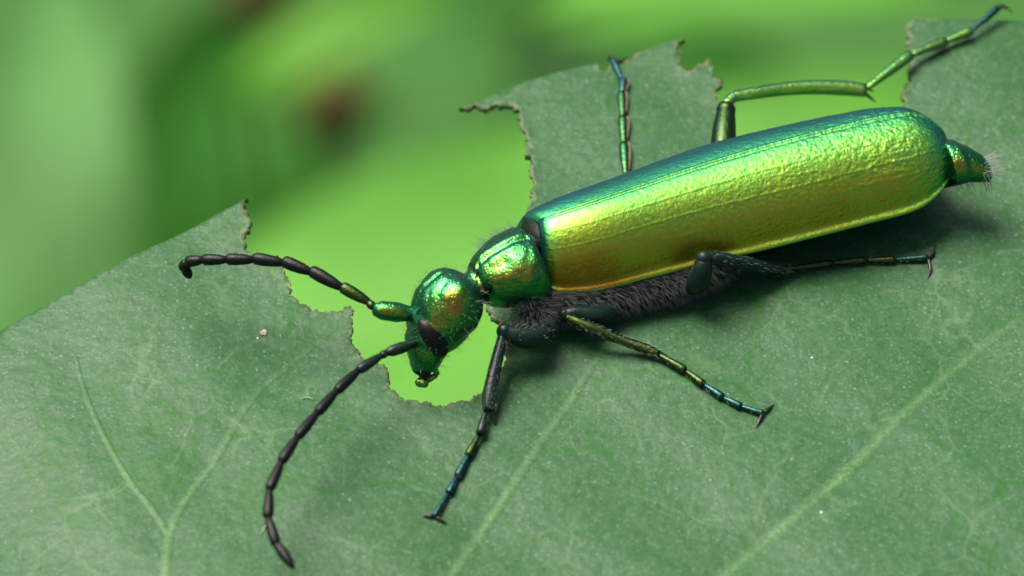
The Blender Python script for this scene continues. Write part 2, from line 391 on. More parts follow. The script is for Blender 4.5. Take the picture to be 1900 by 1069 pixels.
BITE1 = [(460, 368), (452, 385), (462, 405), (466, 420), (452, 440), (455, 460), (470, 470), (500, 476), (515, 472), (527, 500), (535, 515), (538, 540), (556, 557),
         (570, 567), (600, 575), (630, 572), (651, 564), (654, 602), (652, 630), (663, 646), (673, 662), (695, 668), (716, 679), (722, 700), (726, 722), (745, 738),
         (786, 750), (801, 748), (823, 760), (836, 750), (861, 748), (891, 733), (912, 715), (924, 698), (930, 679), (940, 664), (937, 649), (940, 636), (931, 604), (928, 595),
         (917, 595), (913, 584), (902, 577), (902, 560), (930, 500), (972, 420), (988, 356), (991, 336), (982, 320), (985, 301), (988, 289), (971, 285), (979, 266), (973, 249),
         (966, 234), (963, 208), (965, 202), (952, 202), (947, 192), (930, 196), (924, 192), (901, 200), (894, 196), (878, 196)]
MARG2 = [(852, 199), (866, 195), (878, 191), (910, 176), (941, 163), (985, 147), (1043, 130), (1101, 114)]
NOTCH = [(1110, 115), (1118, 129), (1127, 128), (1131, 116), (1147, 112), (1165, 105)]
MARG3 = [(1188, 89), (1217, 79), (1255, 70), (1271, 69)]
BITE2 = [(1259, 77), (1256, 88), (1265, 96), (1260, 109), (1263, 119), (1275, 130), (1292, 124), (1314, 108), (1324, 124), (1327, 137), (1340, 147), (1336, 159), (1330, 167),
         (1330, 179), (1336, 190), (1345, 215), (1355, 262), (1400, 300), (1500, 305), (1600, 285), (1645, 240), (1667, 203), (1677, 191), (1675, 182), (1670, 177), (1680, 168),
         (1678, 160), (1687, 152), (1684, 135), (1689, 123), (1685, 93), (1687, 76), (1681, 63), (1684, 53), (1692, 37)]
MARG1 = [(-620, 1620), (-660, 1350), (-500, 1030), (-250, 780), (0, 590), (120, 532), (230, 478), (345, 424)]
MARG4 = [(1740, 36), (1810, 33), (1900, 36), (2050, 50), (2400, 130), (2900, 290), (3400, 470), (3700, 560), (3300, 900), (2600, 1500), (1800, 1950), (900, 2150), (0, 2100), (-500, 1900), (-640, 1700)]
def make_chewed_leaf():
    origin = leaf_point(950, 534)
    lp = P(-620, 1650)
    root = empty('chewed_leaf', origin, 'grey green leaf with ragged bites eaten from its margin, under the beetle', 'leaf')
    out2, is_bite = [], []
    arc = [0.0]
    def fine(seq, bite, nxt):
        pts = px_plane(seq + [nxt])
        for a, b in zip(pts[:-1], pts[1:]):
            L = (b-a).length; n = max(1, int(L/(0.07 if bite else 0.5)))
            nr = Vector((-(b-a).y, (b-a).x)).normalized()
            for i in range(n):
                p = a.lerp(b, i/n)
                if bite:
                    q = Vector((p.x*2.2, p.y*2.2, 3)); arc[0] += L/n; per = 0.34+0.16*noise.noise(q*0.5)
                    j = 0.08*noise.noise(q*1.6) + 0.05*noise.noise(q*4.5) + 0.02*random.uniform(-1, 1) + 0.085*(0.6-abs(math.sin(math.pi*arc[0]/per)))
                    p = p + nr*j
                out2.append(p); is_bite.append(bite)
    seqs = [(MARG1, 0), (BITE1, 1), (MARG2, 0), (NOTCH, 1), (MARG3, 0), (BITE2, 1), (MARG4, 0)]
    for i, (s, b) in enumerate(seqs): fine(s, b, seqs[(i+1) % len(seqs)][0][0])
    ring = np.array([tuple(p) for p in out2]); nb = len(ring)
    # inner points: fine inside the frame, coarse outside, a scatter along the bites
    lo, hi = ring.min(0), ring.max(0)
    g = [(x + (0.14 if r % 2 else 0), y) for r, y in enumerate(np.arange(-16, 14, 0.28)) for x in np.arange(-18.5, 18.5, 0.28)]
    g += [(x, y) for y in np.arange(lo[1], hi[1], 1.4) for x in np.arange(lo[0], hi[0], 1.4) if not (-18.8 < x < 18.8 and -16.3 < y < 14.3)]
    g = np.array(g); g += RNG.uniform(-0.05, 0.05, g.shape)
    bp = ring[np.array(is_bite) == 1]
    sc = np.repeat(bp, 3, 0) + RNG.normal(0, 0.16, (len(bp)*3, 2))
    pts = np.vstack([g, sc])
    x, y = pts.T; inside = np.zeros(len(pts), bool)
    j = nb-1
    for i in range(nb):
        xi, yi = ring[i]; xj, yj = ring[j]
        if yi != yj: inside ^= ((yi > y) != (yj > y)) & (x < (xj-xi)*(y-yi)/(yj-yi)+xi)
        j = i
    pts = pts[inside]; pts = pts[poly_dist(pts, np.vstack([ring, ring[:1]])) > 0.03]
    allp = np.vstack([ring, pts])
    res = delaunay_2d_cdt([Vector(p) for p in allp], [], [list(range(nb))], 1, 1e-6)
    v2 = np.array([tuple(v) for v in res[0]]); tris = [tuple(f) for f in res[2]]
    z = leaf_z(v2)
    # distance to the bitten edges
    bits = []; cur = []
    for p, b in zip(ring, is_bite):
        if b: cur.append(p)
        elif cur: bits.append(np.array(cur)); cur = []
    dist = np.min([poly_dist(v2, b) for b in bits], 0)
    att = np.exp(-(dist/0.065)**2)
    z = z + 0.05*np.exp(-(dist/0.12)**2)*RNG.uniform(-0.6, 1, len(z))
    n = len(v2)
    top = np.column_stack([v2, z]); bot = np.column_stack([v2, z-0.20])
    F = []
    edge_count = {}
    for a, b, c in tris:
        ar = (v2[b][0]-v2[a][0])*(v2[c][1]-v2[a][1]) - (v2[b][1]-v2[a][1])*(v2[c][0]-v2[a][0])
        if ar < 0: b, c = c, b
        F.append((a, b, c)); F.append((a+n, c+n, b+n))
        for e in ((a, b), (b, c), (c, a)): edge_count[e] = edge_count.get(e, 0)+1
    F += [(b, a, a+n, b+n) for (a, b) in edge_count if (b, a) not in edge_count]
    blade = link_mesh('blade', np.vstack([top, bot]), F, M['leaf'], origin, root)
    at = blade.data.attributes.new('bitten', 'FLOAT', 'POINT'); at.data.foreach_set('value', np.concatenate([att, np.minimum(1, att*1.2)]).astype(np.float32))
    # crumbs of dried tissue along each bite
    for b in bits:
        mb = MB(); zz = leaf_z(b)
        i = 0
        while i < len(b)-4:
            L = random.randint(3, 8); seg = b[i:i+L]; zs = zz[i:i+L]
            if len(seg) >= 3 and random.random() < 0.42:
                r0 = random.uniform(0.010, 0.030)
                mb.add(tube([(p[0]+random.uniform(-.03, .03), p[1]+random.uniform(-.03, .03), q-0.02+random.uniform(-.05, .07)) for p, q in zip(seg, zs)],
                            [r0*random.uniform(0.5, 1.3)*(0.5 if k in (0, len(seg)-1) else 1) for k in range(len(seg))], 5))
            i += L-1 if random.random() < 0.8 else L+2
        r = link_mesh('dried_edge', mb.v, mb.f, M['dryrim'], origin, root); r['kind'] = 'stuff'
    # raised veins, fading into the blade at both sides
    def vein(name, line, wd, hgt):
        prof = [(-1, -0.02, 0), (-0.62, 0.2, 0.18), (-0.3, 0.7, 0.6), (0, 1, 1), (0.3, 0.7, 0.6), (0.62, 0.2, 0.18), (1, -0.02, 0)]
        V, F, A = [], [], []; m = len(line)
        for i in range(m):
            t = line[min(i+1, m-1)]-line[max(i-1, 0)]; t = t/np.hypot(*t); nr = np.array((-t[1], t[0]))
            wf = wd*1.25*(1-0.45*i/m)*(1+0.15*noise.noise(Vector((line[i][0]*2, line[i][1]*2, 5)))); fade = min(1, (m-1-i)/(0.55*m))
            q = [line[i]+nr*wf*s for s, _, _ in prof]; zz = leaf_z(q)
            for (s, hh, a), p, z0 in zip(prof, q, zz):
                V.append((p[0], p[1], z0 + hgt*hh*(0.25+0.75*fade) + 0.004 - (0.012 if hh < 0 else 0))); A.append(a*fade*(1.0 if wd > 0.1 else 0.4)*(0.75+0.5*noise.noise(Vector((line[i][0]*0.8, line[i][1]*0.8, 9)))))
        k = len(prof)
        for i in range(m-1):
            for j in range(k-1): F.append((i*k+j, (i+1)*k+j, (i+1)*k+j+1, i*k+j+1))
        b0 = len(V)
        o = link_mesh(name, V, [f[::-1] for f in F], M['leaf'], origin, root)
        o.data.attributes.new('vein', 'FLOAT', 'POINT').data.foreach_set('value', A)
    ringl = np.vstack([ring, ring[:1]])
    for l, wd in VEINS:
        vein('vein', catmull(l, 160), wd, 0.018)
    vein('midrib', MIDRIB, 0.8, 0.3)
    p0 = Vector((MIDRIB[0][0], MIDRIB[0][1], float(leaf_z([MIDRIB[0]])[0])))
    mb = MB().add(tube([p0+Vector((2.0, 0, 0)), p0+Vector((-4, -1, -1.2)), p0+Vector((-11, -3, -5)), p0+Vector((-15, -4, -10))], [0.5, 0.7, 0.8, 1.0], 10, 14))
    link_mesh('petiole', mb.v, mb.f, M['bg_stem'], origin, root)
    # the twig that carries it
    e = p0+Vector((-15, -4, -10))
    mb = MB().add(tube([e+Vector((3, 1, 60)), e+Vector((0, 0, 20)), e, e+Vector((-6, 5, -180)), Vector((e.x-25, e.y+20, GROUND_Z-20))], [0.7, 1.0, 1.3, 2.2, 3.2], 10, 24))
    tw = link_mesh('twig', mb.v, mb.f, M['bg_stem'], Vector((e.x-25, e.y+20, GROUND_Z)))
    tag(tw, 'upright green twig carrying the chewed leaf by its stalk', 'twig')
make_chewed_leaf()

def speck(name, px, py, r, mat, label, cat, group=None, seed=0):
    c = leaf_point(px, py)
    bm = bmesh.new(); bmesh.ops.create_icosphere(bm, subdivisions=2, radius=1); V = []
    for v in bm.verts:
        k = r*(1+0.6*noise.noise(v.co*1.7+Vector((seed*3.1, 0, 0))))
        V.append(c+Vector((v.co.x*k, v.co.y*k, v.co.z*k*0.28+r*0.1)))
    F = [tuple(v.index for v in f.verts) for f in bm.faces]; bm.free()
    o = link_mesh(name, V, F, mat, c); tag(o, label, cat, group); return o
speck('leaf_scab', 490, 618, 0.13, M['scab'], 'pale round scab on the leaf below the upper black antenna', 'scab')
speck('dust_speck', 478, 628, 0.045, M['dust'], 'tiny white dust speck touching the pale scab on the leaf', 'speck', seed=1)
speck('dust_speck', 1507, 664, 0.055, M['dust'], 'tiny white dust speck on the leaf beyond the middle foot claws', 'speck', seed=2)
speck('dust_speck', 1524, 951, 0.06, M['dust'], 'tiny white dust speck beside the thick pale leaf vein', 'speck', seed=3)
def lint(pts, label):
    mb = MB().add(tube([leaf_point(x, y, 0.05) for x, y in pts], [0.008]+[0.013]*(len(pts)-2)+[0.006], 5, 12))
    o = link_mesh('lint_fibre', mb.v, mb.f, M['dust'], leaf_point(*pts[0])); tag(o, label, 'fibre', 'pale lint fibres on the leaf')
lint([(556, 740), (570, 737), (582, 741)], 'short pale lint fibre lying on the leaf beside the lower antenna')
lint([(483, 992), (490, 980), (497, 968)], 'short pale lint fibre lying on the leaf by the lower antenna tip')

# ------------------------------------------------------------------ the beetle
AXA = R(18); ROLL = R(8)
AX = Vector((math.cos(AXA), math.sin(AXA), 0))                 # towards the tail
_l = Vector((math.sin(AXA), -math.cos(AXA), 0))
LAT = _l*math.cos(ROLL) + Vector((0, 0, 1))*math.sin(ROLL)     # towards the beetle's left side (the side that faces us)
UPV = Vector((0, 0, 1))*math.cos(ROLL) - _l*math.sin(ROLL)
BO = P(1330, 470, 0)
beetle = empty('beetle', BO, 'metallic green and gold blister beetle with long black antennae on the chewed leaf', 'beetle')
def part(name, vf, mat, parent=beetle, **kw):
    return link_mesh(name, vf[0], vf[1], mat, BO, parent, **kw)

# --- wing cases
S_PX = [(997, 418, 2.75), (1001, 408, 3.0), (1020, 398, 3.2), (1085, 376, 3.36), (1165, 349, 3.4), (1260, 317, 3.4), (1355, 287, 3.4), (1450, 260, 3.4), (1555, 233, 3.36), (1640, 213, 3.3), (1700, 210, 3.15), (1745, 240, 2.7), (1766, 295, 2.0)]
M_PX = [(1004, 500, 1.75), (1008, 522, 1.6), (1035, 541, 1.45), (1110, 537, 1.40), (1205, 514, 1.4), (1305, 489, 1.4), (1400, 466, 1.4), (1500, 441, 1.4), (1605, 414, 1.4), (1690, 391, 1.45), (1732, 367, 1.55), (1757, 337, 1.75), (1767, 302, 1.95)]
def elytron(near):
    nu, nv = (560, 130) if near else (320, 80)
    # even spacing along the length
    S = np.array([tuple(P(*q)) for q in S_PX]); Mg = np.array([tuple(P(*q)) for q in M_PX])
    key = np.concatenate([[0], np.cumsum(np.linalg.norm(np.diff((S+Mg)/2, axis=0), axis=1))]); key /= key[-1]
    tt = np.interp(np.linspace(0, 1, nu), key, np.linspace(0, 1, len(key)))
    S = catmull(S, tt); Mg = catmull(Mg, tt)
    u = np.linspace(0, 1, nu)
    D = Mg-S; L = np.array(LAT); U = np.array(UPV); A = np.array(AX)
    a = D@L; b = -D@U; e = D@A
    if not near:
        k = np.interp(u, [0, 0.1, 0.45, 0.75, 0.9, 1.0], [1.05, 1.18, 1.08, 0.84, 0.62, 0.6])
        a = a*k; L = -L; S = S - U*0.09 + L*0.02
        e = np.interp(u, [0, 0.06, 0.35, 1], [-0.62, -0.55, 0.0, 0])
    prof = [(0.955*math.sin(t)**0.93, math.cos(t)**0.93) for t in np.linspace(0, R(77), 24)]
    prof += [(0.950, 0.155), (0.958, 0.105), (0.98, 0.078), (1.025, 0.058), (1.048, 0.036), (1.046, 0.0), (1.01, -0.03)]
    pr = np.array(prof); kk = np.concatenate([[0], np.cumsum(np.hypot(*np.diff(pr, axis=0).T))]); kk /= kk[-1]
    vv = np.linspace(0, 1, nv)
    pr = catmull(prof, np.interp(vv, kk, np.linspace(0, 1, len(kk))))
    for _ in range(6): pr[1:-1] = (pr[:-2]+2*pr[1:-1]+pr[2:])/4
    V = S[:, None] + a[:, None, None]*pr[None, :, :1]*L + (pr[None, :, 1:]-1)*b[:, None, None]*U + (e[:, None]*np.minimum(1, vv*1.1)[None])[..., None]*A
    # rugose relief and fine long ridges along the normal
    du = np.gradient(V, axis=0); dv = np.gradient(V, axis=1); N = np.cross(du, dv) if near else np.cross(dv, du)
    N /= np.maximum(np.linalg.norm(N, axis=2, keepdims=True), 1e-9)
    if (N[nu//2, nv//4]@np.array(UPV)) < 0: N = -N
    H = np.zeros((nu, nv))
    for i in range(nu):
        un = u[i]; rear = 0.45+0.75*max(0, min(1, (un-0.25)/0.6))
        fade = min(1, un/0.03)*min(1, (1-un)/0.02)
        for j in range(nv):
            p = V[i, j]; q = Vector((p@np.array(AX), p@np.array(LAT)*1.0, p@np.array(UPV)))
            n1 = noise.noise(Vector((q.x*3.0, q.y*5.2, q.z*5.2))); n2 = noise.noise(Vector((q.x*8.5, q.y*10.0, q.z*10.0))+Vector((9, 3, 1)))
            wr = (1-2*abs(n1))*0.008 + (1-2*abs(n2))*0.008 + 0.010*max(0, un-0.35)*(1-2*abs(noise.noise(Vector((q.x*1.6, q.y*3.0, q.z*3.0)))))**3*2
            vj = vv[j]; ridge = 0
            for c, wd, h0, a0, ph in ((0.27, 0.011, 0.008, 0.006, 0), (0.47, 0.011, 0.012, 0.008, 2), (0.63, 0.012, 0.009, 0.022, 4)):
                cc = c + a0*math.sin(un*9+ph) + a0*0.8*noise.noise(Vector((un*26, ph, 0)))
                ridge += h0*math.exp(-((vj-cc)/wd)**2)*(0.5+0.5*min(1, un*3))
            sut = 0.035*math.exp(-((vj-0.02)/0.014)**2) - 0.018*math.exp(-((vj-0.055)/0.014)**2)
            edge = max(0, min(1, (0.93-vj)/0.05))
            H[i, j] = (wr*rear*edge + (ridge*edge + sut if near else 0))*fade
    V = V + N*H[..., None]
    W = V.reshape(-1, 3)
    F = [(i*nv+j, i*nv+j+1, (i+1)*nv+j+1, (i+1)*nv+j) for i in range(nu-1) for j in range(nv-1)]
    if not near: F = [f[::-1] for f in F]
    # inner skin gives the case its thickness
    n0 = len(W); inner = (V - N*0.10).reshape(-1, 3)[:]
    ii = list(range(0, nu, 8)); jj = list(range(0, nv, 6))
    if ii[-1] != nu-1: ii.append(nu-1)
    if jj[-1] != nv-1: jj.append(nv-1)
    idx = {}; IV = []
    for x, i in enumerate(ii):
        for y, j in enumerate(jj): idx[x, y] = n0+len(IV); IV.append(inner[i*nv+j])
    G = [(idx[x, y], idx[x+1, y], idx[x+1, y+1], idx[x, y+1]) for x in range(len(ii)-1) for y in range(len(jj)-1)]
    if not near: G = [f[::-1] for f in G]
    o = part('elytron', (np.vstack([W, np.array(IV)]), F+G), M['elytron'])
    # copper tint towards the side at the shoulder, bluer towards base and suture: negative = warmer
    hs = np.zeros((nu, nv))
    uu = u[:, None]; v_ = vv[None, :]
    if near:
        hs = 0.11 + 0.06*(0.5-v_) - 0.09*np.clip((v_-0.45)/0.4, 0, 1)*np.exp(-((uu-0.12)/0.28)**2) - 0.20*np.clip((v_-0.48)/0.36, 0, 1)
        hs = hs + 0.30*np.exp(-(uu/0.035)**2) + 0.22*np.exp(-((1-uu)/0.05)**2) + 0.25*np.exp(-(v_/0.05)**2)*0.6
        hs = hs + 0.20*np.clip((v_-0.85)/0.05, 0, 1)
    else: hs = hs + 0.22
    vals = np.concatenate([hs.reshape(-1), np.full(len(IV), 0.5)]).astype(np.float32)
    o.data.attributes.new('hue_shift', 'FLOAT', 'POINT').data.foreach_set('value', vals)
    return o
elytron(True); elytron(False)

# --- body: head, neck, pronotum, trunk and tail tip grown together into one skin
def blob(c, axes, radii, n=28, power=1.0):
    bm = bmesh.new(); bmesh.ops.create_uvsphere(bm, u_segments=n, v_segments=n//2, radius=1)
    ax = [Vector(a).normalized() for a in axes]
    V = []
    for v in bm.verts:
        q = v.co
        if power != 1.0: q = Vector([math.copysign(abs(t)**power, t) for t in q])
        V.append(Vector(c) + ax[0]*q.x*radii[0] + ax[1]*q.y*radii[1] + ax[2]*q.z*radii[2])
    F = [tuple(v.index for v in f.verts) for f in bm.faces]; bm.free()
    return V, F
def loft(rings, n=32):
    """rings: (centre, side vector, up vector, half width, half height, squareness)"""
    V, F = [], []
    for c, s, u, hw, hh, *sq in rings:
        for k in range(n):
            a = 2*math.pi*k/n; ca, sa = math.cos(a), math.sin(a)
            if sq and sa < 0: ca, sa = math.copysign(abs(ca)**sq[0], ca), math.copysign(abs(sa)**sq[0], sa)
            V.append(Vector(c) + Vector(s)*ca*hw + Vector(u)*sa*hh)
    for i in range(len(rings)-1):
        for k in range(n):
            k2 = (k+1) % n; F.append((i*n+k, i*n+k2, (i+1)*n+k2, (i+1)*n+k))
    F.append(tuple(range(n))[::-1]); F.append(tuple((len(rings)-1)*n+k for k in range(n)))
    return V, F
def frame(d, near=LAT):
    d = Vector(d).normalized(); s = (near - d*near.dot(d)).normalized(); return d, s, s.cross(d)*-1
body = MB()
# pronotum
p_front, p_rear = P(886, 528, 2.0), P(987, 485, 2.2)
pd, ps, pu = frame(p_rear-p_front); pu = pu if pu.z > 0 else -pu
PL = (p_rear-p_front).length
prof = [(-0.10, 0.42, 0.40), (0.0, 0.72, 0.66), (0.12, 0.92, 0.86), (0.3, 1.10, 1.02), (0.5, 1.24, 1.12), (0.7, 1.36, 1.16), (0.85, 1.38, 1.13), (0.98, 1.36, 1.10), (1.06, 1.26, 1.0), (1.10, 0.8, 0.6)]
body.add(loft([(p_front+pd*PL*s, ps, pu, a, b) for s, a, b in prof]))
# head: crown, temples, face, snout
_T = -FWD; _X = Vector((1, 0, 0))                       # towards us / to the right
hd = (_X*-0.27 + UP*-0.94 + _T*-0.16).normalized()      # crown to mouth
_pp = _X*0.94 + UP*-0.27
hl = _T*0.87 + _pp*0.5; hl = (hl-hd*hl.dot(hd)).normalized(); hf = hd.cross(hl)
if hf.x > 0: hf = -hf
HC = P(823, 577, 2.05)
body.add(blob(HC, (hl, hd, hf), (1.12, 1.40, 1.04)))
body.add(blob(HC + hl*0.40 - hd*0.25 - hf*0.12, (hl, hd, hf), (0.86, 1.08, 0.92)))
body.add(blob(HC - hl*0.40 - hd*0.25 - hf*0.12, (hl, hd, hf), (0.86, 1.08, 0.92)))
body.add(blob(HC + hd*0.45 + hf*0.42, (hl, hd, hf), (0.92, 0.75, 0.62)))
body.add(loft([(HC + hd*0.5 + hf*0.2, hl, hf, 0.95, 0.74), (HC + hd*1.1 + hf*0.28, hl, hf, 0.84, 0.70), (HC + hd*1.55 + hf*0.24, hl, hf, 0.72, 0.58), (HC + hd*1.88 + hf*0.16, hl, hf, 0.56, 0.42), (HC+hd*2.0+hf*0.12, hl, hf, 0.25, 0.2)]))
# neck
body.add(tube([HC - hf*0.3 - hd*0.2, HC*0.5+p_front*0.5, p_front + pd*0.3], [0.62, 0.58, 0.6], 20, 8))
# trunk under the wing cases
_S = np.array([tuple(P(*q)) for q in S_PX]); _M = np.array([tuple(P(*q)) for q in M_PX])
_u = [0, 0.07, 0.16, 0.26, 0.36, 0.48, 0.60, 0.72, 0.82, 0.88]
_s, _m = catmull(_S, np.array(_u)), catmull(_M, np.array(_u))
tr = [(P(975, 492, 2.05), LAT, UPV, 0.8, 0.7)]
for sv, mv, hh, kw in zip(_s, _m, [0.85, 1.05, 1.25, 1.3, 1.28, 1.15, 1.0, 0.9, 0.8, 0.75], [0.72, 0.8, 0.9, 0.92, 0.92, 0.88, 0.84, 0.8, 0.78, 0.75]):
    dd = Vector(mv-sv); aa, bb, ee = dd.dot(LAT), -dd.dot(UPV), dd.dot(AX)
    tr.append((Vector(sv) - UPV*bb*0.98 + AX*ee*0.5, LAT, UPV, aa*kw, min(hh, bb*0.8), 0.62))
tr.append((P(1770, 301, 2.05), LAT, UPV, 0.86, 0.70))
body.add(loft(tr))
body.add(blob(P(1003, 428, 2.35), (AX, LAT, UPV), (0.55, 1.0, 0.45), 16))
# tail tip: two telescoped segments
tl = []
for px, py, z, hw, hh in [(1755, 302, 2.05, 0.86, 0.70), (1780, 300, 2.05, 0.84, 0.68), (1784, 301, 2.04, 0.76, 0.62), (1800, 304, 2.0, 0.70, 0.58), (1822, 311, 1.95, 0.56, 0.46), (1832, 314, 1.92, 0.46, 0.38), (1835, 315, 1.92, 0.2, 0.18)]:
    tl.append((P(px, py, z), LAT, UPV, hw, hh))
body.add(loft(tl))
# coxal bulges where the legs join
COX = {'front': P(1000, 596, 1.15), 'mid': P(1110, 582, 0.85), 'hind': P(1270, 545, 0.75)}
body.add(blob(P(990, 575, 1.35), (AX, LAT, UPV), (0.55, 0.6, 0.75), 16))
body.add(tube([P(x, y, z) - LAT*0.42 for x, y, z in ((1015, 575, 1.05), (1060, 573, 0.95), (1110, 566, 0.85), (1190, 549, 0.80), (1270, 530, 0.85), (1335, 508, 1.0), (1390, 488, 1.2))], [0.5, 0.66, 0.70, 0.70, 0.66, 0.55, 0.25], 20, 30))

def remesh(mb, voxel, smooth):
    me = bpy.data.meshes.new('tmp'); me.from_pydata([tuple(v) for v in mb.v], [], mb.f); me.update()
    o = bpy.data.objects.new('tmp', me); COL.objects.link(o)
    r = o.modifiers.new('r', 'REMESH'); r.mode = 'VOXEL'; r.voxel_size = voxel
    s = o.modifiers.new('s', 'SMOOTH'); s.iterations = smooth; s.factor = 0.5
    dg = bpy.context.evaluated_depsgraph_get(); ev = o.evaluated_get(dg); m2 = ev.to_mesh()
    V = [tuple(v.co) for v in m2.vertices]; F = [tuple(p.vertices) for p in m2.polygons]
    ev.to_mesh_clear(); bpy.data.objects.remove(o); bpy.data.meshes.remove(me)
    return V, F
BV, BF = remesh(body, 0.06, 5)
for i_, v_ in enumerate(BV):
    cv = Vector(v_); sp = (cv-p_front).dot(pd)/PL
    k = 0.05*noise.noise(cv*1.5) + 0.02*noise.noise(cv*4.0)
    if 0.0 < sp < 1.02:
        top = max(0, (cv-p_front-pd*PL*sp).dot(pu)); k -= 0.10*top*math.exp(-((cv-p_front).dot(ps)/0.13)**2)
        k -= 0.10*top*math.exp(-(((cv-p_front).dot(ps)-0.62)/0.28)**2)*math.exp(-((sp-0.42)/0.16)**2)
    r_ = cv-HC
    if r_.length < 1.7: k -= 0.07*max(0, min(1, -r_.dot(hd)+0.9))*math.exp(-(r_.dot(hl)/0.10)**2)
    base = HC if (cv.x < p_front.x) else (p_front+pd*PL*max(0, min(1, sp)) if sp < 1.05 else None)
    if base is not None: BV[i_] = tuple(cv + (cv-base).normalized()*k)
BVn = np.array(BV)
# median groove of crown and pronotum, slight dents
cent = np.array([BVn[list(f)].mean(0) for f in BF])
pxs = np.array([PIX(c) for c in cent])
mat_idx = []
for c, (x, y) in zip(cent, pxs):
    cv = Vector(c)
    sp = (cv-p_front).dot(pd)/PL; dh = (cv-HC).length
    side_p = (cv-p_front-pd*PL*sp).dot(pu)
    if x > 1748: k = 0
    elif dh < 1.8 and sp < 0.0 and not ((cv-HC).dot(hf) < -0.78 and (cv-HC).dot(hd) > -0.9): k = 0
    elif (cv-HC).dot(hd) > 0.6 and sp < 0: k = 0
    elif 0.04 < sp < 1.04 and side_p > -0.7 and not (y > 553 and sp > 0.45): k = 0
    else: k = 1
    mat_idx.append(k)
body_o = part('body', (BV, BF), [M['cuticle'], M['dark']], mat_idx=mat_idx)

# --- eyes, mouthparts
def put_on_head(l, d, f): return HC + hl*l + hd*d + hf*f
from mathutils.bvhtree import BVHTree
HB = BVHTree.FromPolygons(BV, BF)
eye_c, eye_n, _, _ = HB.ray_cast(CAM, ray(806, 630).normalized())
rel = eye_c - HC
eye_l, eye_d, eye_f = rel.dot(hl), rel.dot(hd), rel.dot(hf)
for sgn in (1, -1):
    c = put_on_head(eye_l*sgn*(1 if sgn > 0 else 0.93), eye_d, eye_f*(1 if sgn > 0 else 0.9))
    nn = Vector((eye_n.dot(hl)*sgn, eye_n.dot(hd), eye_n.dot(hf))); out = (hl*nn.x+hd*nn.y+hf*nn.z).normalized()
    lx = _X*0.50 - UP*0.86
    lx = hl*lx.dot(hl)*sgn + hd*lx.dot(hd) + hf*lx.dot(hf); lx = (lx-out*lx.dot(out)).normalized(); sd_ = out.cross(lx)
    eb = MB(); arc = []
    for q in np.linspace(-1, 1, 9):      # kidney-shaped: a bent, swollen bean lying on the cheek
        arc.append((c + lx*q*0.72 + sd_*(0.12*q*q)*(-sgn) - out*(0.13+0.16*q*q), 0.35*math.sqrt(max(0.02, 1-(q*0.97)**2))))
    part('eye', tube([p for p, _ in arc], [r for _, r in arc], 18, 24, upv=out, flat=0.8), M['eye'])
for sgn, dd in ((1, 0), (-1, 0.06)):
    a = put_on_head(0.30*sgn, 1.76, -0.08); b = put_on_head(0.36*sgn, 2.0, -0.2); c = put_on_head(0.22*sgn, 2.22+dd, -0.02); e = put_on_head(0.12*sgn, 2.38+dd, 0.04)
    mb = MB().add(tube([a, b], [0.07, 0.11], 10)).add(tube([b, c], [0.08, 0.12], 10)).add(tube([c, e, e+(e-c)*0.6], [0.07, 0.17, 0.10], 12, 8))
    part('palp', (mb.v, mb.f), M['leg'])
    part('mandible', tube([put_on_head(0.34*sgn, 1.75, 0.2), put_on_head(0.34*sgn, 2.05, 0.2), put_on_head(0.05*sgn, 2.18, 0.18)], [0.2, 0.15, 0.04], 10, 8), M['dark'])
part('labrum', blob(put_on_head(0, 1.8, 0.42), (hl, hd, hf), (0.42, 0.26, 0.16), 16), M['cuticle'])

# --- antennae: one bead after the other
def antenna(segs, green):
    holder = None
    for i, (a, b, wd) in enumerate(segs):
        a, b = Vector(a), Vector(b); r = wd*1.14/2
        if i == 1: sh = [(0, 0.7), (0.5, 1.0), (1, 0.75)]
        elif i == 0: sh = [(0, 0.45), (0.1, 0.7), (0.45, 1.0), (0.8, 0.95), (0.97, 0.6), (1.0, 0.35)]
        elif i == len(segs)-1: sh = [(0, 0.5), (0.06, 0.75), (0.4, 1.0), (0.75, 0.8), (0.95, 0.35), (1.0, 0.08)]
        else: sh = [(0, 0.45), (0.05, 0.62), (0.3, 0.86), (0.65, 1.0), (0.9, 0.95), (0.98, 0.7), (1.0, 0.4)]
        vf = tube([a.lerp(b, s) for s, _ in sh], [r*k for _, k in sh], 16)
        if holder is None:
            holder = bpy.data.objects.new('antenna', None); COL.objects.link(holder); holder.parent = beetle; holder.empty_display_size = 0.001
        part('antenna_segment', vf, M[green[i]] if i < len(green) else M['black'], holder)
def apts(l): return [P(*q) for q in l]
n_pts = [((771, 637, 1.75), (716, 655, 1.9), 0.33), ((718, 654, 1.9), (706, 661, 1.93), 0.24), ((707, 660, 1.93), (664, 688, 2.05), 0.30), ((666, 686, 2.05), (623, 727, 2.2), 0.31),
         ((625, 725, 2.2), (588, 767, 2.3), 0.31), ((590, 764, 2.3), (551, 812, 2.35), 0.31), ((553, 809, 2.35), (521, 858, 2.35), 0.31), ((523, 855, 2.35), (499, 910, 2.3), 0.31),
         ((500, 908, 2.3), (497, 962, 2.2), 0.31), ((497, 960, 2.2), (513, 1012, 2.05), 0.31), ((512, 1008, 2.05), (546, 1056, 1.9), 0.31)]
antenna([(P(*a), P(*b), wd) for a, b, wd in n_pts], ['femur', 'femur', 'femur'])
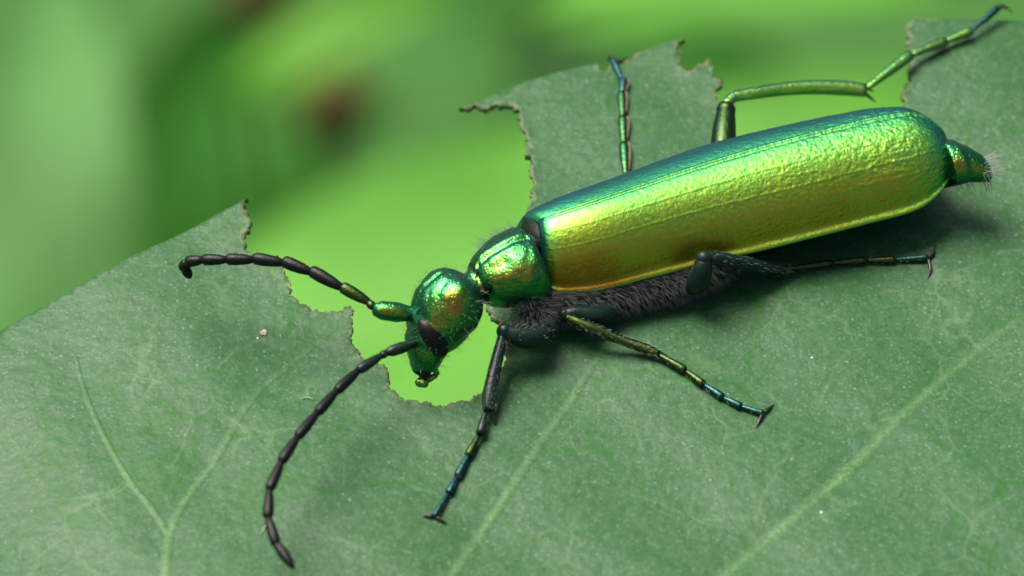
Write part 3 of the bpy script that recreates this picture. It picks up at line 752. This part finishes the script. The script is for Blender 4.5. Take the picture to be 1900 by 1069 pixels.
f_pts = [((775, 584, 2.05), (691, 574, 2.3), 0.56), ((694, 572, 2.3), (683, 560, 2.35), 0.26), ((685, 561, 2.35), (632, 531, 2.6), 0.36), ((634, 534, 2.6), (575, 501, 2.75), 0.38),
         ((577, 505, 2.75), (524, 484, 2.8), 0.37), ((526, 488, 2.8), (468, 479, 2.8), 0.36), ((470, 482, 2.8), (419, 481, 2.75), 0.34), ((421, 482, 2.75), (375, 482, 2.6), 0.33),
         ((377, 482, 2.6), (345, 486, 2.4), 0.33), ((347, 486, 2.45), (340, 497, 2.1), 0.34), ((341, 494, 2.1), (354, 517, 1.9), 0.30)]
antenna([(P(*a), P(*b), wd) for a, b, wd in f_pts], ['cuticle', 'leg_dark', 'leg_dark'])

# --- legs
def hairs_on(pts_dirs, name, parent, length, rad, mat='seta', droop=0.3):
    mb = MB()
    for p, d, k in pts_dirs:
        L = length*k; d = Vector(d).normalized()
        side = d.cross(Vector((0, 0, 1)));
        if side.length < 1e-3: side = Vector((1, 0, 0))
        side.normalize(); bend = (Vector((0, 0, -1))*droop + side*random.uniform(-0.3, 0.3))
        q = [Vector(p), Vector(p)+d*L*0.5+bend*L*0.08, Vector(p)+d*L+bend*L*0.35]
        mb.add(tube(q, [rad, rad*0.8, rad*0.15], 3, caps=False))
    o = part(name, (mb.v, mb.f), M[mat], parent, smooth=True); o['kind'] = 'stuff'
    return o
def leg(femur, tibia, tarsus, claws, fem_mat='femur', tib_mat='leg', tar_mats=('tarsus',), pad=True, spur=True, fem_flat=0.75, padside=Vector((0, 0, -1))):
    """femur, tibia: [(point, radius)...]; tarsus: [(a, b, radius)...]; claws: [(base, mid, tip)...]"""
    h = bpy.data.objects.new('leg', None); COL.objects.link(h); h.parent = beetle; h.empty_display_size = 0.001
    part('femur', tube([p for p, _ in femur], [r for _, r in femur], 16, 20), M[fem_mat], h)
    part('tibia', tube([p for p, _ in tibia], [r for _, r in tibia], 14, 22), M[tib_mat], h)
    kn, kr = femur[-1]
    part('knee', blob(kn, (AX, LAT, UPV), (kr*1.1,)*3, 14), M[fem_mat], h)
    # bristles down the shin
    pd_ = []
    tp = catmull([tuple(p)+(r,) for p, r in tibia], 60)
    for i in range(3, 58):
        t = Vector(tp[min(i+1, 59)][:3]-tp[i-1][:3]).normalized()
        for _ in range(4):
            o = Vector((random.gauss(0, 1), random.gauss(0, 1), random.gauss(0, 1))); o = (o-t*o.dot(t)).normalized()
            pd_.append((Vector(tp[i][:3])+o*tp[i][3]*0.9, o*0.6+t, random.uniform(0.6, 1.2)))
    hairs_on(pd_, 'shin_bristles', h, 0.14, 0.0046)
    end, er = tibia[-1]; tdir = (Vector(tibia[-1][0])-Vector(tibia[-2][0])).normalized()
    if spur:
        sidev = tdir.cross(Vector((0, 0, 1))).normalized()
        for s in (-1, 1):
            part('spur', tube([end+sidev*s*er*0.5-tdir*0.06, end+sidev*s*er*0.9+tdir*0.16-Vector((0, 0, er*0.6)), end+sidev*s*er*1.1+tdir*0.34-Vector((0, 0, er*1.2))], [0.06, 0.05, 0.008], 8, 6), M['claw'], h)
    for i, (a, b, r) in enumerate(tarsus):
        a, b = Vector(a), Vector(b)
        sh = [(0, 0.5), (0.12, 0.62), (0.5, 0.85), (0.85, 1.0), (0.97, 0.9), (1, 0.5)]
        part('tarsal_segment', tube([a.lerp(b, s) for s, _ in sh], [r*k for _, k in sh], 12), M[tar_mats[min(i, len(tar_mats)-1)]], h)
        if pad and i < len(tarsus)-1:
            off = padside*r*0.75
            part('tarsal_pad', tube([a.lerp(b, s)+off*k for s, k in ((0.2, 0.8), (0.55, 1.1), (0.9, 1.25), (1.04, 1.1))], [r*0.24, r*0.34, r*0.38, r*0.2], 8, 8), M['pad'], h)
        pdd = []
        for _ in range(14):
            s = random.random(); o = Vector((random.gauss(0, 1), random.gauss(0, 1), random.gauss(0, 1))).normalized(); t = (b-a).normalized()
            o = (o-t*o.dot(t)).normalized(); pdd.append((a.lerp(b, s)+o*r*0.8, o*0.7+t, random.uniform(0.6, 1.2)))
        if i == 0: allp = pdd
        else: allp += pdd
    hairs_on(allp, 'foot_bristles', h, 0.10, 0.0045)
    for c in claws:
        part('claw', tube([Vector(x) for x in c], [0.065, 0.05, 0.008], 8, 10), M['claw'], h)
    return h
LPt = leaf_point
def zt(px, py, dz): return LPt(px, py, dz-0.05)
# left front leg (towards us)
LF = leg([(P(1015, 612, 1.1), 0.30), (P(985, 626, 1.15), 0.36), (P(955, 622, 1.3), 0.33), (P(936, 615, 1.45), 0.24)],
    [(P(935, 616, 1.42), 0.15), (P(925, 655, 1.15), 0.19), (P(915, 700, 0.85), 0.22), (P(908, 740, 0.55), 0.25), (P(907, 762, 0.42), 0.20)],
    [(P(900, 766, 0.42), P(891, 806, 0.3), 0.16), (zt(888, 808, 0.28), zt(868, 846, 0.22), 0.14), (zt(869, 845, 0.22), zt(848, 885, 0.20), 0.14), (zt(848, 884, 0.20), zt(832, 916, 0.18), 0.13), (zt(833, 914, 0.18), zt(805, 959, 0.16), 0.11)],
    [(zt(806, 957, 0.14), zt(795, 957, 0.14), zt(783, 961, 0.02)), (zt(806, 957, 0.14), zt(820, 966, 0.12), zt(833, 976, 0.02))], tib_mat='femur', tar_mats=('femur', 'leg_dark', 'tarsus'))
# left middle leg
LM = leg([(P(1165, 578, 0.55)-LAT*0.4, 0.26), (P(1112, 584, 0.80), 0.33), (P(1070, 582, 1.0), 0.28), (P(1047, 584, 1.05), 0.20)],
    [(P(1046, 586, 1.05), 0.15), (P(1090, 606, 0.9), 0.19), (P(1150, 630, 0.6), 0.16), (P(1200, 648, 0.40), 0.17), (P(1222, 657, 0.32), 0.14)],
    [(zt(1222, 658, 0.28), zt(1272, 688, 0.22), 0.15), (zt(1272, 688, 0.22), zt(1306, 714, 0.20), 0.14), (zt(1306, 714, 0.20), zt(1342, 738, 0.18), 0.14), (zt(1342, 738, 0.18), zt(1376, 755, 0.17), 0.13), (zt(1374, 754, 0.17), zt(1418, 768, 0.16), 0.11)],
    [(zt(1415, 766, 0.15), zt(1426, 758, 0.14), zt(1440, 749, 0.02)), (zt(1415, 767, 0.15), zt(1408, 782, 0.12), zt(1402, 799, 0.02))], tib_mat='leg_dark', tar_mats=('leg_dark', 'leg_dark', 'tarsus'))
# left hind leg: knee lifted towards us
LH = leg([(P(1285, 545, 0.7)-LAT*0.5, 0.26), (P(1294, 525, 1.25), 0.36), (P(1303, 500, 1.85), 0.33), (P(1306, 480, 2.15), 0.24)],
    [(P(1308, 478, 2.15), 0.20), (P(1345, 482, 1.75), 0.24), (P(1400, 492, 1.1), 0.21), (P(1448, 500, 0.5), 0.18), (P(1465, 499, 0.36), 0.14)],
    [(zt(1462, 499, 0.30), zt(1545, 488, 0.22), 0.13), (zt(1545, 488, 0.22), zt(1608, 483, 0.20), 0.13), (zt(1608, 483, 0.20), zt(1662, 482, 0.18), 0.13), (zt(1660, 482, 0.18), zt(1724, 478, 0.17), 0.12)],
    [(zt(1722, 478, 0.16), zt(1732, 468, 0.16), zt(1735, 452, 0.02)), (zt(1722, 480, 0.16), zt(1726, 500, 0.14), zt(1720, 523, 0.02))], tib_mat='femur', tar_mats=('leg_dark', 'leg_dark', 'leg_dark', 'tarsus'))
# right middle leg: foot lies across the leaf to its margin
RM = leg([(P(1180, 470, 0.9), 0.30), (P(1180, 430, 1.0), 0.33), (P(1172, 385, 1.0), 0.28), (P(1168, 368, 0.95), 0.2)],
    [(P(1168, 368, 0.95), 0.16), (P(1166, 352, 0.7), 0.18), (P(1163, 335, 0.45), 0.17), (P(1162, 325, 0.36), 0.14)],
    [(zt(1161, 328, 0.26), zt(1157, 266, 0.24), 0.17), (zt(1157, 266, 0.24), zt(1155, 218, 0.22), 0.17), (zt(1155, 218, 0.22), zt(1153, 172, 0.22), 0.16), (zt(1154, 174, 0.22), zt(1157, 148, 0.22), 0.16), (zt(1156, 152, 0.22), zt(1136, 110, 0.16), 0.12)],
    [(zt(1137, 111, 0.14), zt(1132, 106, 0.08), zt(1127, 116, -0.15)), (zt(1137, 111, 0.14), zt(1152, 113, 0.12), zt(1166, 106, 0.0))], tib_mat='leg_mid', tar_mats=('leg_mid', 'leg_mid', 'leg_mid', 'tarsus', 'tarsus'), spur=False,
    padside=Vector((1.15, 0.1, -0.2)))
# right hind leg: reaches over the bite to the next lobe
RH = leg([(P(1330, 430, 1.0), 0.30), (P(1338, 330, 1.3), 0.40), (P(1343, 250, 1.6), 0.40), (P(1347, 205, 1.75), 0.30)],
    [(P(1346, 196, 1.75), 0.17), (P(1362, 180, 1.7), 0.19), (P(1395, 174, 1.6), 0.20), (P(1450, 166, 1.35), 0.22), (P(1510, 162, 1.1), 0.24), (P(1570, 164, 0.85), 0.25), (P(1606, 168, 0.7), 0.22)],
    [(P(1608, 164, 0.70), P(1692, 100, 0.55), 0.19), (P(1690, 102, 0.52), P(1757, 76, 0.38), 0.17), (P(1755, 77, 0.38), P(1804, 57, 0.35), 0.16), (P(1802, 58, 0.35), P(1853, 14, 0.4), 0.13)],
    [(P(1851, 15, 0.40), P(1866, 14, 0.35), P(1880, 25, -0.1)), (P(1851, 15, 0.40), P(1860, 10, 0.30), P(1866, 14, -0.15))], fem_mat='leg_dark', tib_mat='leg_bright', tar_mats=('leg_bright', 'leg', 'leg', 'tarsus'))
# right front leg: tucked behind the shoulders, foot on the leaf
RF = leg([(P(1010, 500, 1.2), 0.30), (P(1030, 460, 1.2), 0.33), (P(1055, 435, 1.2), 0.28), (P(1070, 425, 1.2), 0.2)],
    [(P(1070, 425, 1.2), 0.15), (P(1085, 415, 0.8), 0.18), (P(1105, 408, 0.4), 0.15)],
    [(zt(1105, 405, 0.24), zt(1125, 402, 0.2), 0.13), (zt(1125, 402, 0.2), zt(1145, 398, 0.2), 0.13), (zt(1145, 398, 0.2), zt(1160, 395, 0.2), 0.12), (zt(1160, 395, 0.2), zt(1175, 392, 0.2), 0.12), (zt(1175, 392, 0.2), zt(1195, 388, 0.18), 0.1)],
    [(zt(1195, 388, 0.15), zt(1200, 384, 0.1), zt(1208, 382, 0.02)), (zt(1195, 388, 0.15), zt(1200, 394, 0.1), zt(1208, 398, 0.02))])

# --- setae on the body
nrm = []
for f in BF:
    a, b, c = (Vector(BV[i]) for i in f[:3]); nrm.append((b-a).cross(c-a).normalized())
def pick(pred, n):
    ok = [i for i in range(len(BF)) if pred(i)]
    return [random.choice(ok) for _ in range(n)] if ok else []
def seta(i, lean, k):
    c = Vector(cent[i]) + Vector((random.uniform(-.03, .03), random.uniform(-.03, .03), random.uniform(-.03, .03)))
    d = nrm[i] + lean + Vector((random.gauss(0, .25), random.gauss(0, .25), random.gauss(0, .25)))
    return (c, d, k*random.uniform(0.5, 1.3))
hd_idx = pick(lambda i: mat_idx[i] == 0 and pxs[i][0] < 892, 420)
hairs_on([seta(i, hf*0.2, 1.0) for i in hd_idx], 'head_setae', beetle, 0.24, 0.0042)
pr_idx = pick(lambda i: mat_idx[i] == 0 and 892 <= pxs[i][0] < 1000 and nrm[i].dot(FWD) > -0.45, 260)
hairs_on([seta(i, -AX*0.4, 1.0) for i in pr_idx], 'pronotum_setae', beetle, 0.40, 0.0042)
st_idx = pick(lambda i: mat_idx[i] == 1 and 985 < pxs[i][0] < 1380 and nrm[i].dot(LAT) > 0.0 and nrm[i].z < 0.97 and cent[i][2] < 1.55 and not (pxs[i][0] < 1015 and pxs[i][1] < 552), 5200)
hairs_on([seta(i, AX*0.4-UPV*0.6, 1.0) for i in st_idx], 'breast_setae', beetle, 0.26, 0.004, 'seta_dark')
fr_idx = pick(lambda i: mat_idx[i] == 1 and 950 < pxs[i][0] < 1065 and pxs[i][1] > 548 and nrm[i].dot(FWD) < 0.3, 900)
hairs_on([seta(i, AX*0.2-UPV*0.3, 1.0) for i in fr_idx], 'shoulder_setae', beetle, 0.36, 0.004, 'seta_dark')
tl_idx = pick(lambda i: pxs[i][0] > 1822, 130)
hairs_on([seta(i, AX*0.4, 1.0) for i in tl_idx], 'tail_setae', beetle, 0.46, 0.006)
tl2 = pick(lambda i: pxs[i][0] > 1770 and nrm[i].z < -0.2, 90)
hairs_on([seta(i, AX*0.4, 1.0) for i in tl2], 'tail_fringe', beetle, 0.30, 0.006)
fm = []
for i in range(260):
    t = random.random(); p = P(1012, 614, 1.1).lerp(P(948, 620, 1.33), t); o = Vector((random.gauss(0, 1), random.gauss(0, 1), random.gauss(0, 1))).normalized()
    fm.append((p+o*0.32, o+Vector((0.5, 0, 0)), random.uniform(0.5, 1.2)))
hairs_on(fm, 'thigh_bristles', LF, 0.17, 0.005)
